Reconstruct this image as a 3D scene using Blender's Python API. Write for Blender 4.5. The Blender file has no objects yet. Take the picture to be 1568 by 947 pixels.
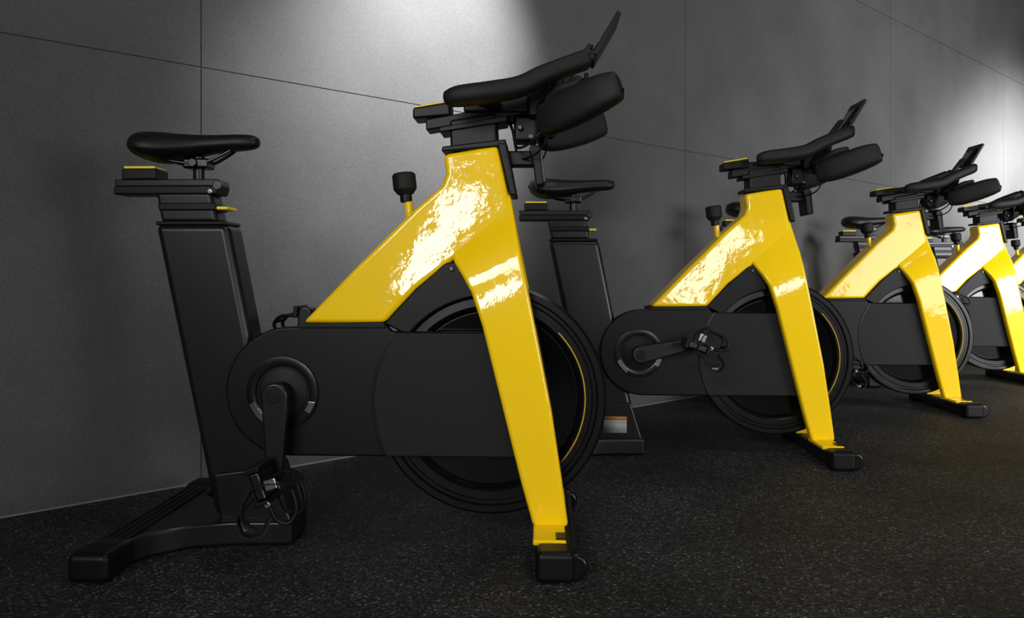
import bpy, bmesh, math
from mathutils import Vector, Matrix

scene = bpy.context.scene
scene.view_settings.view_transform = 'Standard'
scene.view_settings.look = 'None'
R = math.radians

# ------------------------------------------------------------------ materials
def new_mat(name):
    m = bpy.data.materials.new(name); m.use_nodes = True
    nt = m.node_tree
    return m, nt, nt.nodes['Principled BSDF']

def add_bump(nt, b, scale, strength, dist=0.002, detail=3, coat=False):
    n = nt.nodes.new('ShaderNodeTexNoise'); n.inputs['Scale'].default_value = scale
    n.inputs['Detail'].default_value = detail
    tc = nt.nodes.new('ShaderNodeTexCoord'); nt.links.new(tc.outputs['Object'], n.inputs['Vector'])
    bp = nt.nodes.new('ShaderNodeBump'); bp.inputs['Strength'].default_value = strength
    bp.inputs['Distance'].default_value = dist
    nt.links.new(n.outputs['Fac'], bp.inputs['Height']); nt.links.new(bp.outputs['Normal'], b.inputs['Normal'])
    if coat: nt.links.new(bp.outputs['Normal'], b.inputs['Coat Normal'])
    return n

def simple(name, col, rough, metal=0.0, bump=None, coat=0.0, spec=0.5):
    m, nt, b = new_mat(name)
    b.inputs['Base Color'].default_value = (*col, 1)
    b.inputs['Roughness'].default_value = rough
    b.inputs['Metallic'].default_value = metal
    b.inputs['Specular IOR Level'].default_value = spec
    if coat:
        b.inputs['Coat Weight'].default_value = coat; b.inputs['Coat Roughness'].default_value = 0.05
    if bump: add_bump(nt, b, *bump, coat=coat > 0)
    return m

M_YEL = simple('yellow_paint', (0.84, 0.54, 0.001), 0.4, bump=(8, 0.18, 0.014, 5), coat=0.9, spec=0.1)
M_YACC = simple('yellow_accent', (0.80, 0.60, 0.01), 0.4)
M_AMB = simple('amber_reflection', (0.50, 0.30, 0.005), 0.4)  # painted reflection of the yellow fork, used on the flywheel
M_BLK = simple('black_plastic', (0.0035, 0.0035, 0.0035), 0.42, bump=(900, 0.12, 0.0005), spec=.20)
M_PANEL = simple('panel_plastic', (0.0065, 0.0065, 0.0065), 0.55, bump=(1200, 0.2, 0.0006), spec=.20)
M_POST = simple('satin_black_metal', (0.006, 0.006, 0.0062), 0.32, bump=(1500, 0.1, 0.0004), spec=.36)
M_GLOSS = simple('gloss_black', (0.002, 0.002, 0.002), 0.10, spec=.4)
M_RIM = simple('rim_black', (0.003, 0.003, 0.003), 0.25, spec=.4)
M_GRIP = simple('grip_rubber', (0.005, 0.005, 0.005), 0.6, bump=(700, 0.4, 0.0008), spec=.25)
M_SEAT = simple('saddle_vinyl', (0.004, 0.004, 0.004), 0.48, bump=(1000, 0.3, 0.0006), spec=.3)
M_CHR = simple('polished_steel', (0.55, 0.55, 0.55), 0.18, metal=1.0)
M_DKM = simple('dark_steel', (0.05, 0.05, 0.05), 0.3, metal=1.0)
M_WHT = simple('label_white', (0.30, 0.30, 0.30), 0.5)
M_ORG = simple('label_orange', (0.40, 0.15, 0.02), 0.5)
M_TRIM = simple('trim_grey', (0.20, 0.20, 0.20), 0.5)
M_CEIL = simple('ceiling_paint', (0.03, 0.03, 0.03), 0.9)

def wall_material():
    m, nt, b = new_mat('concrete_panel')
    tc = nt.nodes.new('ShaderNodeTexCoord')
    n = nt.nodes.new('ShaderNodeTexNoise'); n.inputs['Scale'].default_value = 1.6; n.inputs['Detail'].default_value = 8
    n.inputs['Roughness'].default_value = 0.6
    nt.links.new(tc.outputs['Object'], n.inputs['Vector'])
    r = nt.nodes.new('ShaderNodeValToRGB')
    r.color_ramp.elements[0].position = 0.3; r.color_ramp.elements[0].color = (0.060, 0.060, 0.061, 1)
    r.color_ramp.elements[1].position = 0.75; r.color_ramp.elements[1].color = (0.092, 0.092, 0.093, 1)
    nt.links.new(n.outputs['Fac'], r.inputs['Fac'])
    g = nt.nodes.new('ShaderNodeTexNoise'); g.inputs['Scale'].default_value = 180; g.inputs['Detail'].default_value = 2
    nt.links.new(tc.outputs['Object'], g.inputs['Vector'])
    mr = nt.nodes.new('ShaderNodeMapRange'); mr.inputs['From Min'].default_value = 0.3; mr.inputs['From Max'].default_value = 0.7
    mr.inputs['To Min'].default_value = 0.85; mr.inputs['To Max'].default_value = 1.15
    nt.links.new(g.outputs['Fac'], mr.inputs['Value'])
    mx = nt.nodes.new('ShaderNodeVectorMath'); mx.operation = 'SCALE'
    nt.links.new(r.outputs['Color'], mx.inputs[0]); nt.links.new(mr.outputs['Result'], mx.inputs['Scale'])
    nt.links.new(mx.outputs['Vector'], b.inputs['Base Color'])
    b.inputs['Roughness'].default_value = 0.6
    b.inputs['Specular IOR Level'].default_value = 0.25
    add_bump(nt, b, 60, 0.10, 0.002, 6)
    return m
M_WALL = wall_material()

def floor_material():
    m, nt, b = new_mat('speckled_rubber')
    tc = nt.nodes.new('ShaderNodeTexCoord')
    v = nt.nodes.new('ShaderNodeTexVoronoi'); v.inputs['Scale'].default_value = 240
    nt.links.new(tc.outputs['Object'], v.inputs['Vector'])
    sep = nt.nodes.new('ShaderNodeSeparateColor'); nt.links.new(v.outputs['Color'], sep.inputs['Color'])
    r = nt.nodes.new('ShaderNodeValToRGB')
    e = r.color_ramp.elements
    e[0].position = 0.0; e[0].color = (0.003, 0.003, 0.0032, 1)
    e[1].position = 0.95; e[1].color = (0.046, 0.046, 0.047, 1)
    x = r.color_ramp.elements.new(0.6); x.color = (0.013, 0.013, 0.0132, 1)
    x = r.color_ramp.elements.new(0.99); x.color = (0.13, 0.13, 0.13, 1)
    nt.links.new(sep.outputs['Red'], r.inputs['Fac'])
    n = nt.nodes.new('ShaderNodeTexNoise'); n.inputs['Scale'].default_value = 2.6; n.inputs['Detail'].default_value = 7
    nt.links.new(tc.outputs['Object'], n.inputs['Vector'])
    mr = nt.nodes.new('ShaderNodeMapRange'); mr.inputs['From Min'].default_value = 0.3; mr.inputs['From Max'].default_value = 0.75
    mr.inputs['To Min'].default_value = 0.6; mr.inputs['To Max'].default_value = 1.7
    nt.links.new(n.outputs['Fac'], mr.inputs['Value'])
    mx = nt.nodes.new('ShaderNodeVectorMath'); mx.operation = 'SCALE'
    nt.links.new(r.outputs['Color'], mx.inputs[0]); nt.links.new(mr.outputs['Result'], mx.inputs['Scale'])
    nt.links.new(mx.outputs['Vector'], b.inputs['Base Color'])
    b.inputs['Roughness'].default_value = 0.6
    b.inputs['Specular IOR Level'].default_value = 0.28
    nb = nt.nodes.new('ShaderNodeTexNoise'); nb.inputs['Scale'].default_value = 130; nb.inputs['Detail'].default_value = 4
    nt.links.new(tc.outputs['Object'], nb.inputs['Vector'])
    bp = nt.nodes.new('ShaderNodeBump'); bp.inputs['Strength'].default_value = 1.0; bp.inputs['Distance'].default_value = 0.008
    nt.links.new(nb.outputs['Fac'], bp.inputs['Height']); nt.links.new(bp.outputs['Normal'], b.inputs['Normal'])
    return m
M_FLOOR = floor_material()

# ------------------------------------------------------------------ mesh helpers
def mk(name, verts, faces, mat, parent=None, M=None, bevel=0.0, seg=3, subsurf=0, angle=30):
    me = bpy.data.meshes.new(name)
    bm = bmesh.new()
    vs = [bm.verts.new(v) for v in verts]
    for f in faces:
        try: bm.faces.new([vs[i] for i in f])
        except ValueError: pass
    bmesh.ops.recalc_face_normals(bm, faces=bm.faces)
    if M is not None: bmesh.ops.transform(bm, matrix=M, verts=bm.verts)
    for f in bm.faces: f.smooth = True
    bm.to_mesh(me); bm.free()
    me.materials.append(mat)
    o = bpy.data.objects.new(name, me)
    scene.collection.objects.link(o)
    if parent: o.parent = parent
    if bevel > 0:
        b = o.modifiers.new('bevel', 'BEVEL'); b.width = bevel; b.segments = seg
        b.limit_method = 'ANGLE'; b.angle_limit = R(angle); b.harden_normals = True
    if subsurf:
        s = o.modifiers.new('sub', 'SUBSURF'); s.levels = subsurf; s.render_levels = subsurf
    return o

def prism(name, outline, a, b, mat, parent, axis='Y', bevel=0.004, seg=3, M=None):
    n = len(outline)
    def P(p, t):
        return (p[0], t, p[1]) if axis == 'Y' else (p[0], p[1], t)
    verts = [P(p, a) for p in outline] + [P(p, b) for p in outline]
    faces = [list(range(n)), list(range(n, 2*n))]
    for i in range(n):
        j = (i+1) % n
        faces.append([i, j, n+j, n+i])
    return mk(name, verts, faces, mat, parent, M, bevel, seg)

def box(name, x, y, z, mat, parent, bevel=0.004, M=None, seg=3):
    return prism(name, [(x[0], z[0]), (x[1], z[0]), (x[1], z[1]), (x[0], z[1])], y[0], y[1], mat, parent, 'Y', bevel, seg, M)

def lathe(name, prof, mat, parent, M, n=72, bevel=0.0):
    """prof: (r, y) list, spun around Y."""
    verts, faces, rings = [], [], []
    for r, y in prof:
        if r < 1e-6:
            rings.append([len(verts)]); verts.append((0, y, 0))
        else:
            s = len(verts); rings.append(list(range(s, s+n)))
            for i in range(n):
                a = 2*math.pi*i/n; verts.append((r*math.cos(a), y, r*math.sin(a)))
    for A, B in zip(rings, rings[1:]):
        for i in range(n):
            j = (i+1) % n
            if len(A) == 1 and len(B) == 1: continue
            if len(A) == 1: faces.append([A[0], B[i], B[j]])
            elif len(B) == 1: faces.append([A[i], A[j], B[0]])
            else: faces.append([A[i], A[j], B[j], B[i]])
    o = mk(name, verts, faces, mat, parent, M, bevel, 2, angle=35)
    if bevel == 0:
        try: o.data.set_sharp_from_angle(angle=R(35))
        except Exception: pass
    return o

def T(x, y, z): return Matrix.Translation((x, y, z))

def cyl(name, c, r, h, mat, parent, axis='Y', bevel=0.002, n=40, M=None):
    rot = {'Y': Matrix.Identity(4), 'Z': Matrix.Rotation(R(90), 4, 'X'), 'X': Matrix.Rotation(R(90), 4, 'Z')}[axis]
    mm = T(*c) @ rot
    if M is not None: mm = M @ mm
    return lathe(name, [(0, -h/2), (r, -h/2), (r, h/2), (0, h/2)], mat, parent, mm, n, bevel)

def spline(pts, k=6):
    P = [Vector(p) for p in pts]
    if len(P) < 3: return P
    out = []
    for i in range(len(P)-1):
        p0 = P[max(i-1, 0)]; p1 = P[i]; p2 = P[i+1]; p3 = P[min(i+2, len(P)-1)]
        for s in range(k):
            t = s/k
            out.append(0.5*((2*p1)+(-p0+p2)*t+(2*p0-5*p1+4*p2-p3)*t*t+(-p0+3*p1-3*p2+p3)*t**3))
    out.append(P[-1]); return out

def tube(name, pts, rad, mat, parent, k=6, n=16, flat=1.0, M=None, cap=True, bulge=.7, sq=1.0):
    """round / squarish sweep. pts may be (x,y,z,r)."""
    rr = [p[3] if len(p) > 3 else rad for p in pts]
    Q = spline([(p[0], p[1], p[2]) for p in pts], k)
    rq = spline([(r, 0, 0) for r in rr], k); rq = [max(v.x, 1e-4) for v in rq]
    if len(rq) != len(Q): rq = [rad]*len(Q)
    if cap:
        t0 = (Q[0]-Q[1]).normalized(); t1 = (Q[-1]-Q[-2]).normalized()
        pre, pr, post, po = [], [], [], []
        e = .5 if bulge < .6 else 1
        for a in (75, 50, 25):
            pre.append(Q[0]+t0*rq[0]*math.sin(R(a))*bulge); pr.append(rq[0]*math.cos(R(a))**e)
        for a in (25, 50, 75):
            post.append(Q[-1]+t1*rq[-1]*math.sin(R(a))*bulge); po.append(rq[-1]*math.cos(R(a))**e)
        Q = pre+Q+post; rq = pr+rq+po
    verts, faces = [], []
    up = Vector((0, 0, 1))
    d0 = (Q[1]-Q[0]).normalized()
    if abs(d0.dot(up)) > 0.9: up = Vector((1, 0, 0))
    for i, p in enumerate(Q):
        d = (Q[min(i+1, len(Q)-1)]-Q[max(i-1, 0)]).normalized()
        s = d.cross(up)
        if s.length < 1e-4: s = Vector((0, 1, 0))
        s.normalize(); u = s.cross(d).normalized(); up = u
        for j in range(n):
            a = 2*math.pi*j/n
            ca, sa = math.cos(a), math.sin(a)
            ca = math.copysign(abs(ca)**sq, ca); sa = math.copysign(abs(sa)**sq, sa)
            verts.append(tuple(p+s*ca*rq[i]*flat+u*sa*rq[i]))
    for i in range(len(Q)-1):
        for j in range(n):
            k2 = (j+1) % n
            faces.append([i*n+j, i*n+k2, (i+1)*n+k2, (i+1)*n+j])
    faces.append(list(range(n))); faces.append(list(range((len(Q)-1)*n, len(Q)*n)))
    return mk(name, verts, faces, mat, parent, M)

def slab_loft(name, st, mat, parent, bevel=0.01, seg=4):
    """stations: (L(x,z), R(x,z), y_out, y_in)."""
    verts, faces = [], []
    for L, Rr, yo, yi in st:
        verts += [(L[0], yo, L[1]), (Rr[0], yo, Rr[1]), (Rr[0], yi, Rr[1]), (L[0], yi, L[1])]
    for i in range(len(st)-1):
        a = i*4; b = a+4
        for j in range(4):
            k = (j+1) % 4
            faces.append([a+j, a+k, b+k, b+j])
    faces.append([0, 1, 2, 3]); e = (len(st)-1)*4; faces.append([e, e+1, e+2, e+3])
    return mk(name, verts, faces, mat, parent, None, bevel, seg, angle=40)

def arc(cx, cz, r, a0, a1, n):
    return [(cx+r*math.cos(R(a0+(a1-a0)*i/n)), cz+r*math.sin(R(a0+(a1-a0)*i/n))) for i in range(n+1)]

# ------------------------------------------------------------------ bike
WX, WZ, WR = -0.049, 0.334, 0.266
CX, CZ = -0.520, 0.350

def make_bike(X0, Y0, yaw, crank, sticker=False):
    B = bpy.data.objects.new('exercise_bike', None)
    B.empty_display_size = 0.3
    scene.collection.objects.link(B)
    B.location = (X0, Y0, 0); B.rotation_euler = (0, 0, R(yaw))

    # --- main yellow frame
    slab_loft('frame_top_tube', [
        ((-.156, .894), (-.030, .915), -.046, .046),
        ((-.150, .850), (-.010, .820), -.048, .048),
        ((-.160, .822), (.000, .770), -.050, .050),
        ((-.225, .765), (.010, .700), -.052, .052),
        ((-.290, .700), (-.120, .660), -.055, .055),
        ((-.356, .635), (-.214, .588), -.057, .057),
        ((-.478, .508), (-.289, .508), -.060, .060)], M_YEL, B, 0.012, 4)
    for s in (-1, 1):
        slab_loft('fork_leg', [
            ((-.110, .800), (-.018, .840), s*.030, s*.01),
            ((-.125, .710), (-.001, .795), s*.046, s*.01),
            ((-.139, .668), (.004, .770), s*.052, s*.012),
            ((-.128, .645), (.010, .735), s*.068, s*.030),
            ((-.108, .615), (.018, .690), s*.088, s*.050),
            ((-.088, .580), (.027, .645), s*.097, s*.064),
            ((-.063, .505), (.055, .505), s*.100, s*.066),
            ((-.020, .332), (.091, .320), s*.100, s*.066),
            ((.023, .159), (.114, .165), s*.100, s*.066),
            ((.050, .062), (.128, .062), s*.100, s*.066)], M_YEL, B, 0.009, 4)
    # --- black collar + neck
    prism('head_collar', [(-.034, .920), (-.010, .920), (.014, .798), (-.004, .798)], -.049, .049, M_BLK, B, bevel=.006)
    prism('head_collar_top', [(-.160, .900), (-.158, .912), (-.012, .928), (-.012, .912)], -.047, .047, M_BLK, B, bevel=.004)
    prism('handlebar_neck', [(-.140, .900), (-.143, .975), (-.035, .992), (-.030, .915)], -.036, .036, M_BLK, B, bevel=.008)
    # --- rails / slider of handlebar
    prism('handlebar_rail', [(-.198, .952), (-.198, .978), (.052, 1.020), (.056, .992)], -.030, .030, M_BLK, B, bevel=.004)
    prism('handlebar_rail_lip', [(-.165, .945), (-.165, .957), (-.01, .983), (-.01, .968)], -.042, .042, M_BLK, B, bevel=.003)
    prism('slider_lock_block', [(-.228, .978), (-.228, 1.004), (-.140, 1.018), (-.140, .985)], -.034, .034, M_BLK, B, bevel=.006)
    prism('slider_lock_cap', [(-.224, 1.003), (-.224, 1.008), (-.146, 1.021), (-.144, 1.016)], -.030, .030, M_YACC, B, bevel=.002)
    prism('handlebar_carriage', [(-.110, .992), (-.110, 1.012), (.050, 1.040), (.095, 1.035), (.070, .990)], -.038, .038, M_BLK, B, bevel=.005)
    # --- handlebar: forearm loop + forward arms + outer grips
    for s in (-1, 1):
        tube('handlebar_arm', [(-.130, s*.132, 1.001, .018), (-.105, s*.138, 1.005, .022), (-.040, s*.138, 1.013, .0225),
                               (.020, s*.130, 1.026, .022), (.075, s*.120, 1.054, .021), (.162, s*.105, 1.089, .021)], .022, M_GRIP, B, flat=1.3, sq=.75, n=24)
        tube('handlebar_arm_bridge', [(-.085, s*.135, 1.002), (-.06, s*.09, 1.002), (-.03, s*.03, 1.005)], .012, M_BLK, B)
        cyl('arm_end_cap', (.178, s*.102, 1.095), .0195, .012, M_BLK, B, 'X')
        tube('handlebar_outer_grip', [(.075, s*.105, .958, .032), (.102, s*.128, .965, .038), (.147, s*.158, .981, .040),
                                      (.192, s*.185, .998, .038), (.222, s*.198, 1.008, .032)], .03, M_GRIP, B, n=32, bulge=.35, flat=.65, sq=.6)
        prism('grip_lever', [(.060, .955), (.060, .990), (.110, 1.010), (.125, .990), (.095, .950)], *sorted((s*.070, s*.112)), M_BLK, B, bevel=.004)
        tube('grip_neck', [(.10, s*.10, 1.066, .014), (.10, s*.085, 1.03, .016), (.07, s*.06, .99, .016)], .016, M_BLK, B)
        tube('thumb_rest', [(.085, s*.115, 1.000, .010), (.110, s*.135, 1.018, .012), (.145, s*.150, 1.028, .010)], .012, M_GRIP, B)
        cyl('grip_end_plug', (.233, s*.201, 1.000), .006, .012, M_GLOSS, B, 'X')
        tube('cable', [(.10, s*.09, .985), (.060, s*.10, .925), (.015, s*.06, .905), (.0, s*.02, .96), (-.02, 0, 1.0)], .003, M_BLK, B, n=8, cap=False)
        tube('brake_cable', [(.09, s*.11, .960), (.07, s*.09, .900), (.03, s*.03, .885), (.01, 0, .90)], .0025, M_BLK, B, n=8, cap=False)
    box('stem_block', (.035, .118), (-.055, .055), (.975, 1.060), M_BLK, B, .010)
    box('stem_underside', (.005, .060), (-.030, .030), (.925, .985), M_BLK, B, .008)
    cyl('adjust_bolt', (.020, -.035, .955), .006, .016, M_DKM, B)
    cyl('adjust_bolt', (.045, -.034, .935), .007, .014, M_DKM, B)
    # console / tablet rest
    prism('console_mast', [(.100, 1.050), (.120, 1.050), (.190, 1.150), (.178, 1.155)], -.014, .014, M_BLK, B, bevel=.003)
    prism('console_screen', [(.183, 1.118), (.193, 1.112), (.249, 1.208), (.240, 1.215)], -.060, .060, M_BLK, B, bevel=.003)
    prism('console_glass', [(.1825, 1.122), (.1832, 1.119), (.2395, 1.211), (.2385, 1.211)], -.054, .054, M_GLOSS, B, bevel=0)
    # front bottle / sensor bracket
    box('bracket_arm', (-.010, .052), (-.022, .022), (.870, .905), M_BLK, B, .005)
    prism('bracket_plate', [(.040, .905), (.046, .918), (.066, .912), (.076, .826), (.056, .822), (.050, .870)], -.040, .040, M_BLK, B, bevel=.004)
    prism('bracket_edge', [(.064, .905), (.070, .905), (.0785, .83), (.073, .828)], -.044, .044, M_DKM, B, bevel=.002)

    # --- resistance knob
    K = T(-.243, 0, .745) @ Matrix.Rotation(R(-6), 4, 'Y')
    cyl('knob_stalk', (.004, 0, .028), .010, .05, M_YEL, B, 'Z', M=K)
    cyl('knob_neck', (0, 0, .056), .014, .024, M_BLK, B, 'Z', M=K)
    lathe('resistance_knob', [(0, .062), (.018, .062), (.0275, .075), (.0275, .108), (.023, .113), (0, .114)], M_GRIP, B,
          K @ Matrix.Rotation(R(90), 4, 'X'), 40, .002)

    # --- drive cover
    z0, z1 = .205, .500
    cr = (z1-z0)/2; cz = (z0+z1)/2
    out = arc(-.505, cz, cr, 270, 90, 28) + [(-.475, .502), (-.289, .510), (-.27, .490), (-.025, .488), (.040, z0)]
    prism('drive_cover', out, -.062, -.040, M_BLK, B, bevel=.006, seg=4)
    out2 = arc(-.505, cz, cr-.006, 270, 90, 28) + [(-.33, .500), (-.36, z0+.006)]
    prism('drive_cover_body', out2, -.042, .055, M_BLK, B, bevel=.004)
    prism('drive_cover_ledge', [(-.485, .497), (-.485, .507), (-.288, .512), (-.284, .497)], -.066, .066, M_PANEL, B, bevel=.003)
    # wheel side panel (disc clipped by the cover band)
    rr = .262
    aT = math.degrees(math.asin((.487-WZ)/rr)); aB = math.degrees(math.asin((.207-WZ)/rr))
    dis = arc(WX, WZ, rr, 180-aT, 180-aB, 20) + [(.036, .207), (-.022, .487)]
    prism('wheel_side_panel', dis, -.0665, -.055, M_PANEL, B, bevel=.003)
    rim_out = arc(WX, WZ, rr+.005, 180-aT, 180-aB, 20) + list(reversed(arc(WX, WZ, rr-.001, 180-aT, 180-aB, 20)))
    prism('wheel_panel_edge', rim_out, -.0655, -.055, M_RIM, B, bevel=.001)
    # triangular fender under frame
    tri = [(-.289, .507), (-.215, .586), (-.150, .645), (-.125, .648), (-.105, .625), (-.085, .575)] + \
          arc(WX, WZ, .236, 98, 133, 8) + [(-.235, .480)]
    prism('fender_plate', tri, -.058, -.036, M_BLK, B, bevel=.005)
    prism('fender_plate', tri, .036, .058, M_BLK, B, bevel=.005)
    cyl('fender_bolt', (-.135, -.060, .632), .006, .006, M_DKM, B)

    # --- flywheel
    W = T(WX, 0, WZ)
    prof = [(0, -.016), (.060, -.016), (.064, -.010), (.200, -.010), (.206, -.024), (.214, -.030), (.232, -.030), (.236, -.026),
            (.243, -.026), (.247, -.033), (.260, -.033), (.266, -.027)]
    prof = prof + [(r, -y) for r, y in reversed(prof)]
    lathe('flywheel', prof, M_RIM, B, W, 128)
    lathe('flywheel_disc', [(0, -.012), (.198, -.012), (.198, .012), (0, .012)], M_GLOSS, B, W, 96)
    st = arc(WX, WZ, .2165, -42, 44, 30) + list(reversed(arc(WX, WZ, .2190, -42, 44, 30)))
    prism('flywheel_reflection', st, -.0312, -.029, M_AMB, B, bevel=0)  # arc coloured as the fork leg's reflection in the rim
    cyl('flywheel_axle', (WX, 0, WZ), .018, .128, M_DKM, B)
    box('brake_bridge', (-.33, -.30), (-.05, .05), (.36, .44), M_BLK, B, .004)

    # --- crank and pedals
    C = T(CX, 0, CZ)
    lathe('crank_ring', [(.062, -.058), (.062, -.068), (.070, -.070), (.082, -.068), (.084, -.058)], M_RIM, B, C, 72)
    lathe('crank_dish', [(0, -.066), (.050, -.066), (.056, -.063), (.056, -.055)], M_PANEL, B, C, 64)
    for a0, a1 in ((198, 238), (322, 345)):
        seg = [(CX+.064*math.cos(R(a)), CZ+.064*math.sin(R(a))) for a in range(a0, a1+1, 3)] + \
              [(CX+.079*math.cos(R(a)), CZ+.079*math.sin(R(a))) for a in range(a1, a0-1, -3)]
        prism('crank_ring_insert', seg, -.0715, -.066, M_CHR, B, bevel=.001)
    cyl('crank_axle', (CX, -.005, CZ), .026, .19, M_BLK, B, bevel=.004)
    for s, ang in ((-1, crank), (1, crank+180)):
        A = C @ Matrix.Rotation(-R(ang), 4, 'Y')
        L = .172
        arm = arc(0, 0, .030, 90, 270, 12) + arc(L, 0, .018, -90, 90, 10)
        prism('crank_arm', arm, s*.102, s*.124, M_POST, B, bevel=.006, M=A)
        cyl('crank_cap', (0, s*.113, 0), .016, .026, M_BLK, B, M=A)
        px = CX+L*math.cos(R(ang)); pz = CZ+L*math.sin(R(ang))
        tilt = (72 if abs(ang+90) < 30 else 20) if s < 0 else 183
        Pm = T(px, s*.124, pz) @ Matrix.Rotation(R(tilt), 4, 'Y')
        cyl('pedal_spindle', (0, s*.05, 0), .007, .10, M_CHR, B, M=Pm)
        ya, yb = sorted((s*.018, s*.100))
        box('pedal_body', (-.030, .030), (ya, yb), (-.011, .011), M_DKM, B, .005, M=Pm)
        box('pedal_plate_front', (.030, .042), (ya-.004, yb+.004), (-.015, .015), M_BLK, B, .003, M=Pm)
        box('pedal_plate_back', (-.042, -.030), (ya-.004, yb+.004), (-.015, .015), M_BLK, B, .003, M=Pm)
        for yy in (s*.026, s*.092):
            tube('toe_cage', [(.036, yy, .010), (.075, yy, .014), (.092, yy*.98, .036), (.072, yy*.92, .058), (.030, yy*.9, .062)], .0045, M_BLK, B, M=Pm, n=10)
        tube('toe_cage_cross', [(.086, s*.026, .025), (.098, s*.058, .030), (.086, s*.092, .025)], .0045, M_BLK, B, M=Pm, n=10)
        tube('pedal_strap', [(0, s*.012, -.012), (-.004, s*.004, .03), (.010, s*.022, .060), (.02, s*.058, .070), (.012, s*.096, .058),
                             (-.002, s*.112, .03), (0, s*.106, -.012)], .0018, M_GRIP, B, M=Pm, n=10, flat=4.5, cap=False)
        if s < 0:
            tube('strap_tail', [(.0, s*.108, -.010), (.03, s*.118, -.035), (.06, s*.112, -.042), (.085, s*.106, -.028)], .0018, M_GRIP, B, M=Pm, n=10, flat=4.5)
            tube('strap_loop', [(.02, s*.108, -.012), (.045, s*.112, -.050), (.085, s*.11, -.052), (.095, s*.10, -.020), (.07, s*.09, .0)], .0018, M_GRIP, B, M=Pm, n=10, flat=4.5)
            box('strap_clip', (.060, .078), tuple(sorted((s*.104, s*.114))), (-.050, -.040), M_CHR, B, .002, M=Pm)
            cyl('cage_bolt', (.040, s*.098, .010), .007, .012, M_CHR, B, M=Pm)
        box('strap_buckle', (-.010, .012), tuple(sorted((s*.104, s*.112))), (.020, .045), M_CHR, B, .002, M=Pm)
        box('pedal_reflector', (.041, .0445), tuple(sorted((s*.035, s*.080))), (-.008, .008), M_CHR, B, .001, M=Pm)

    # --- rear post
    prism('seat_column', [(-.828, .737), (-.655, .737), (-.520, .060), (-.686, .060)], -.046, .046, M_POST, B, bevel=.018, seg=5)
    prism('seat_column_cap', [(-.825, .733), (-.826, .743), (-.660, .743), (-.657, .733)], -.044, .044, M_BLK, B, bevel=.004)
    prism('column_foot', [(-.672, .050), (-.690, .160), (-.545, .180), (-.505, .050)], -.050, .050, M_POST, B, bevel=.008)
    prism('seat_tube', [(-.818, .740), (-.832, .812), (-.700, .812), (-.684, .740)], -.032, .032, M_POST, B, bevel=.010)
    prism('seat_tube_sleeve', [(-.822, .768), (-.825, .786), (-.688, .786), (-.686, .768)], -.036, .036, M_BLK, B, bevel=.004)
    prism('seat_rail', [(-.930, .806), (-.930, .826), (-.680, .826), (-.686, .806)], -.034, .034, M_BLK, B, bevel=.004)
    prism('seat_rail_top', [(-.926, .824), (-.932, .842), (-.682, .842), (-.678, .824)], -.030, .030, M_POST, B, bevel=.004)
    cyl('rail_roller', (-.684, -.028, .826), .011, .016, M_DKM, B)
    cyl('rail_bolt', (-.700, -.036, .812), .006, .006, M_CHR, B)
    box('seat_slide_block', (-.912, -.830), (-.032, .032), (.840, .868), M_BLK, B, .005)
    box('seat_slide_cap', (-.908, -.834), (-.029, .029), (.866, .873), M_YACC, B, .002)
    box('seat_lever', (-.704, -.662), (-.030, .030), (.770, .778), M_YACC, B, .003)
    cyl('seat_pin', (-.742, 0, .868), .013, .06, M_POST, B, 'Z')
    box('seat_clamp', (-.772, -.712), (-.024, .024), (.868, .892), M_DKM, B, .006)
    cyl('clamp_bolt', (-.745, -.026, .880), .010, .012, M_DKM, B)
    for s in (-1, 1):
        tube('saddle_rail', [(-.835, s*.030, .905), (-.800, s*.024, .886), (-.730, s*.020, .880), (-.680, s*.014, .900), (-.650, s*.010, .920)], .004, M_DKM, B, n=8)
    # saddle
    secs = [(-.896, .030, .938, .916), (-.888, .060, .950, .900), (-.865, .082, .957, .888), (-.832, .085, .957, .882),
            (-.795, .070, .953, .886), (-.745, .046, .949, .898), (-.690, .034, .949, .908), (-.640, .030, .951, .911),
            (-.610, .025, .949, .914), (-.596, .013, .942, .922)]
    v, f = [], []; n = 16
    for x, hw, zt, zb in secs:
        zc = (zt+zb)/2; hz = (zt-zb)/2
        for j in range(n):
            a = 2*math.pi*j/n; c, s_ = math.cos(a), math.sin(a)
            yy = hw*math.copysign(abs(c)**.75, c); zz = zc+hz*math.copysign(abs(s_)**.75, s_)
            if s_ > 0: zz -= 0.012*(abs(c)**2)*(hw/.086)
            v.append((x, yy, zz))
    for i in range(len(secs)-1):
        for j in range(n):
            k = (j+1) % n; f.append([i*n+j, i*n+k, (i+1)*n+k, (i+1)*n+j])
    f.append(list(range(n))); f.append(list(range((len(secs)-1)*n, len(secs)*n)))
    mk('saddle', v, f, M_SEAT, B, subsurf=2)
    box('saddle_tail_badge', (-.8985, -.892), (-.02, .02), (.920, .930), M_GLOSS, B, .001)

    # --- rear stabiliser
    box('rear_stabiliser', (-.876, -.800), (-.285, .285), (.006, .058), M_POST, B, .014, seg=4)
    for s in (-1, 1):
        ya, yb = sorted((s*.215, s*.296))
        box('rear_foot_cap', (-.881, -.795), (ya, yb), (.000, .062), M_BLK, B, .016, seg=4)
    prism('rear_base', [(-.815, -.215), (-.785, -.150), (-.725, -.095), (-.640, -.070), (-.500, -.062), (-.500, .062), (-.640, .070),
                        (-.725, .095), (-.785, .150), (-.815, .215)], .002, .056, M_POST, B, 'Z', .008)
    for i in range(4):
        x = -.862+i*.016
        box('tread_rib', (x, x+.007), (-.190, .205), (.056, .0605), M_BLK, B, .001)
    # --- front stabiliser
    box('front_stabiliser', (.062, .145), (-.25, .25), (.006, .056), M_POST, B, .014, seg=4)
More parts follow.
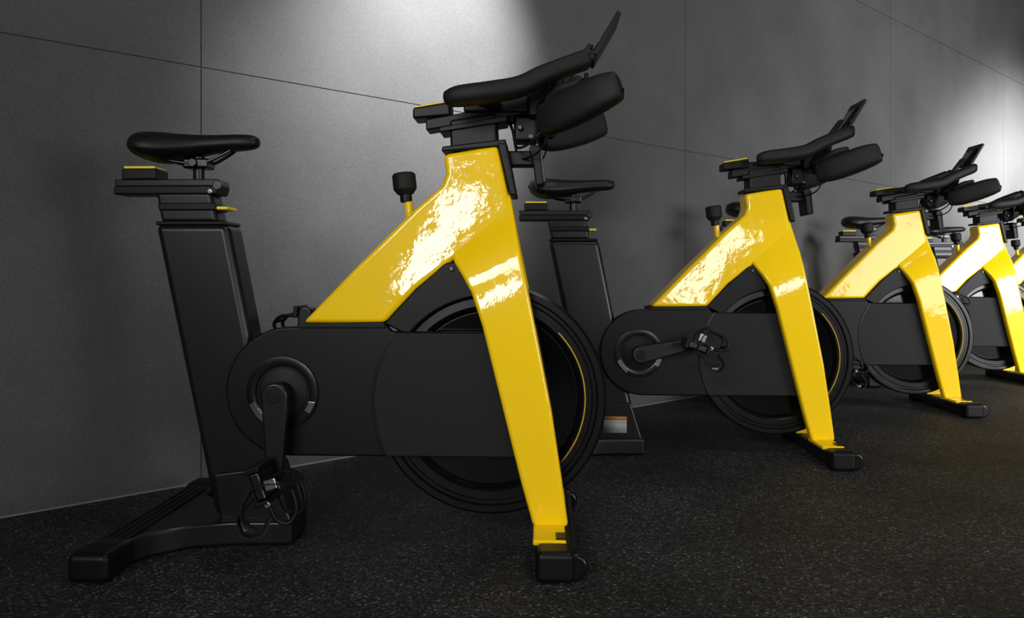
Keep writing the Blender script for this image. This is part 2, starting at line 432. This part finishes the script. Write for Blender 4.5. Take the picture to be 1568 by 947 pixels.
    for s in (-1, 1):
        ya, yb = sorted((s*.195, s*.262))
        box('front_foot_cap', (.056, .134), (ya, yb), (.000, .064), M_BLK, B, .014, seg=4)
        cyl('transport_wheel', (.134, s*.228, .030), .028, .045, M_RIM, B, bevel=.008)
        ya, yb = sorted((s*.060, s*.196))
        prism('fork_foot_plate', [(.050, ya), (.120, ya), (.120, yb), (.050, yb)], .054, .066, M_YEL, B, 'Z', .004)
        box('foot_plate_notch', (.098, .123), tuple(sorted((s*.150, s*.192))), (.060, .069), M_BLK, B, .003)
    if sticker:
        box('warning_label', (-.640, -.560), (-.0512, -.0495), (.075, .120), M_WHT, B, 0)
        box('warning_label_band', (-.640, -.560), (-.0514, -.0495), (.120, .131), M_ORG, B, 0)
    return B

make_bike(0.0, 1.80, -2, -90)
make_bike(0.955, 2.675, -2, 12, True)
make_bike(1.895, 3.56, -2, -60)
make_bike(2.82, 4.45, -2, 40)
make_bike(3.74, 5.33, -2, -90)
make_bike(4.66, 6.21, -2, 20)

# ------------------------------------------------------------------ room
wd = Vector((0.754, 0.657, 0)).normalized(); wn = Vector((wd.y, -wd.x, 0))
P0 = Vector((-1.30, 1.96, 0))
def build_wall():
    verts, faces = [], []
    def slab(t0, t1, z0, z1, d0, d1):
        s = len(verts)
        for t, z in ((t0, z0), (t1, z0), (t1, z1), (t0, z1)):
            for d in (d0, d1):
                p = P0+wd*t+wn*d; verts.append((p.x, p.y, z))
        a = [s+i for i in range(8)]
        faces.extend([[a[1], a[3], a[5], a[7]], [a[0], a[2], a[4], a[6]], [a[0], a[1], a[3], a[2]], [a[2], a[3], a[5], a[4]],
                      [a[4], a[5], a[7], a[6]], [a[6], a[7], a[1], a[0]]])
    g = .0016
    ts = [.50+2.37*i for i in range(-2, 7)]
    zs = [-.02, 1.235, 2.42, 3.60]
    for a, b in zip(ts, ts[1:]):
        for c, d in zip(zs, zs[1:]):
            slab(a+g, b-g, c+(g if c > 0 else 0), d-g, -.02, 0)
    slab(ts[0], ts[-1], -.02, 3.60, -.10, -.005)
    o = mk('wall_back', verts, faces, M_WALL, None)
    for p in o.data.polygons: p.use_smooth = False
    return ts
ts = build_wall()
a = P0+wd*ts[0]; b = P0+wd*ts[-1]
poly = [(a.x, a.y), (b.x, b.y), (b.x+2.0, b.y-3.4), (10.5, -3.5), (-4.2, -3.5), (a.x-.6, a.y)]
o = prism('floor', poly, -.06, 0, M_FLOOR, None, 'Z', 0)
for p in o.data.polygons: p.use_smooth = False
o = prism('ceiling', poly, 3.6, 3.66, M_CEIL, None, 'Z', 0)
for p in o.data.polygons: p.use_smooth = False
q = [P0+wd*(ts[0]+.01)+wn*.001, P0+wd*(ts[-1]-.01)+wn*.001]
q2 = [q[1]+wn*.005, q[0]+wn*.005]
o = prism('baseboard_back', [(p.x, p.y) for p in q+q2], 0.0, .004, M_TRIM, None, 'Z', 0)
for p in o.data.polygons: p.use_smooth = False

# ------------------------------------------------------------------ lights
def aim(o, tgt, roll=0):
    d = Vector(tgt)-o.location
    q = d.to_track_quat('-Z', 'Y')
    o.rotation_euler = (q.to_matrix() @ Matrix.Rotation(R(roll), 3, 'Z')).to_euler()
def spot(name, loc, tgt, e, size, blend, rad):
    l = bpy.data.lights.new(name, 'SPOT'); l.energy = e; l.spot_size = R(size); l.spot_blend = blend; l.shadow_soft_size = rad
    o = bpy.data.objects.new(name, l); scene.collection.objects.link(o); o.location = loc; aim(o, tgt); return o
def area(name, loc, tgt, e, sx, sy, roll=0, spread=180):
    l = bpy.data.lights.new(name, 'AREA'); l.shape = 'RECTANGLE'; l.size = sx; l.size_y = sy; l.energy = e; l.spread = R(spread)
    o = bpy.data.objects.new(name, l); scene.collection.objects.link(o); o.location = loc; aim(o, tgt, roll); return o

def wp(t, d, z):
    p = P0+wd*t+wn*d; return (p.x, p.y, z)
spot('wall_washer_lamp', wp(1.75, 1.0, 2.25), wp(1.32, 0, 1.38), 520, 53, 1.0, .08)
spot('wall_washer_lamp.001', wp(8.7, 1.7, 2.0), wp(8.05, 0, 1.22), 1250, 88, 1.0, .25)
area('overhead_fill', (1.1, 1.1, 3.45), (0.9, 1.7, 0), 21, 1.2, .6)  # added overhead fill for floor and bikes, not a known fixture
area('paint_highlight_fill', (-.78, -2.4, 1.1), (-.1, 1.8, .8), 9.5, .26, 1.2, roll=-28, spread=120)  # added light, tilted to put a highlight on the first bike's paint
area('paint_highlight_fill.001', (1.66, -2.4, 1.0), (1.2, 3, .7), 9, .34, 1.15, roll=-34, spread=120)  # same added highlight light, set for the second bike
area('front_key_fill', (-1.7, -2.8, 2.3), (1.6, 2.3, .45), 22, 2.0, 1.0, spread=62)  # added key fill for the yellow faces, no window modelled
area('paint_sheen_fill', (7.6, -2.6, 1.1), (5.2, 4.5, .8), 185, 4.0, 1.9, spread=100)  # added panel, its reflection whitens the paint of the far bikes
area('paint_sheen_fill.001', (4.3, -2.6, 1.1), (3.2, 4.5, .8), 22, 1.3, 1.6, spread=110)  # fainter added panel, reflected in the third bike's paint
area('far_bike_fill', (5.6, 1.4, 2.7), (3.9, 5.0, .6), 70, 1.2, 1.2, spread=80)  # added fill to brighten the camera-facing sides of the far bikes

w = bpy.data.worlds.new('world'); scene.world = w; w.use_nodes = True
w.node_tree.nodes['Background'].inputs[0].default_value = (1, 1, 1, 1)
w.node_tree.nodes['Background'].inputs[1].default_value = 0.01

# ------------------------------------------------------------------ camera
c = bpy.data.cameras.new('camera'); c.sensor_width = 36; c.lens = 27.1; c.shift_y = -0.0341
co = bpy.data.objects.new('camera', c); scene.collection.objects.link(co)
co.location = (0, 0, .62); co.rotation_euler = (R(90), 0, 0)
scene.camera = co
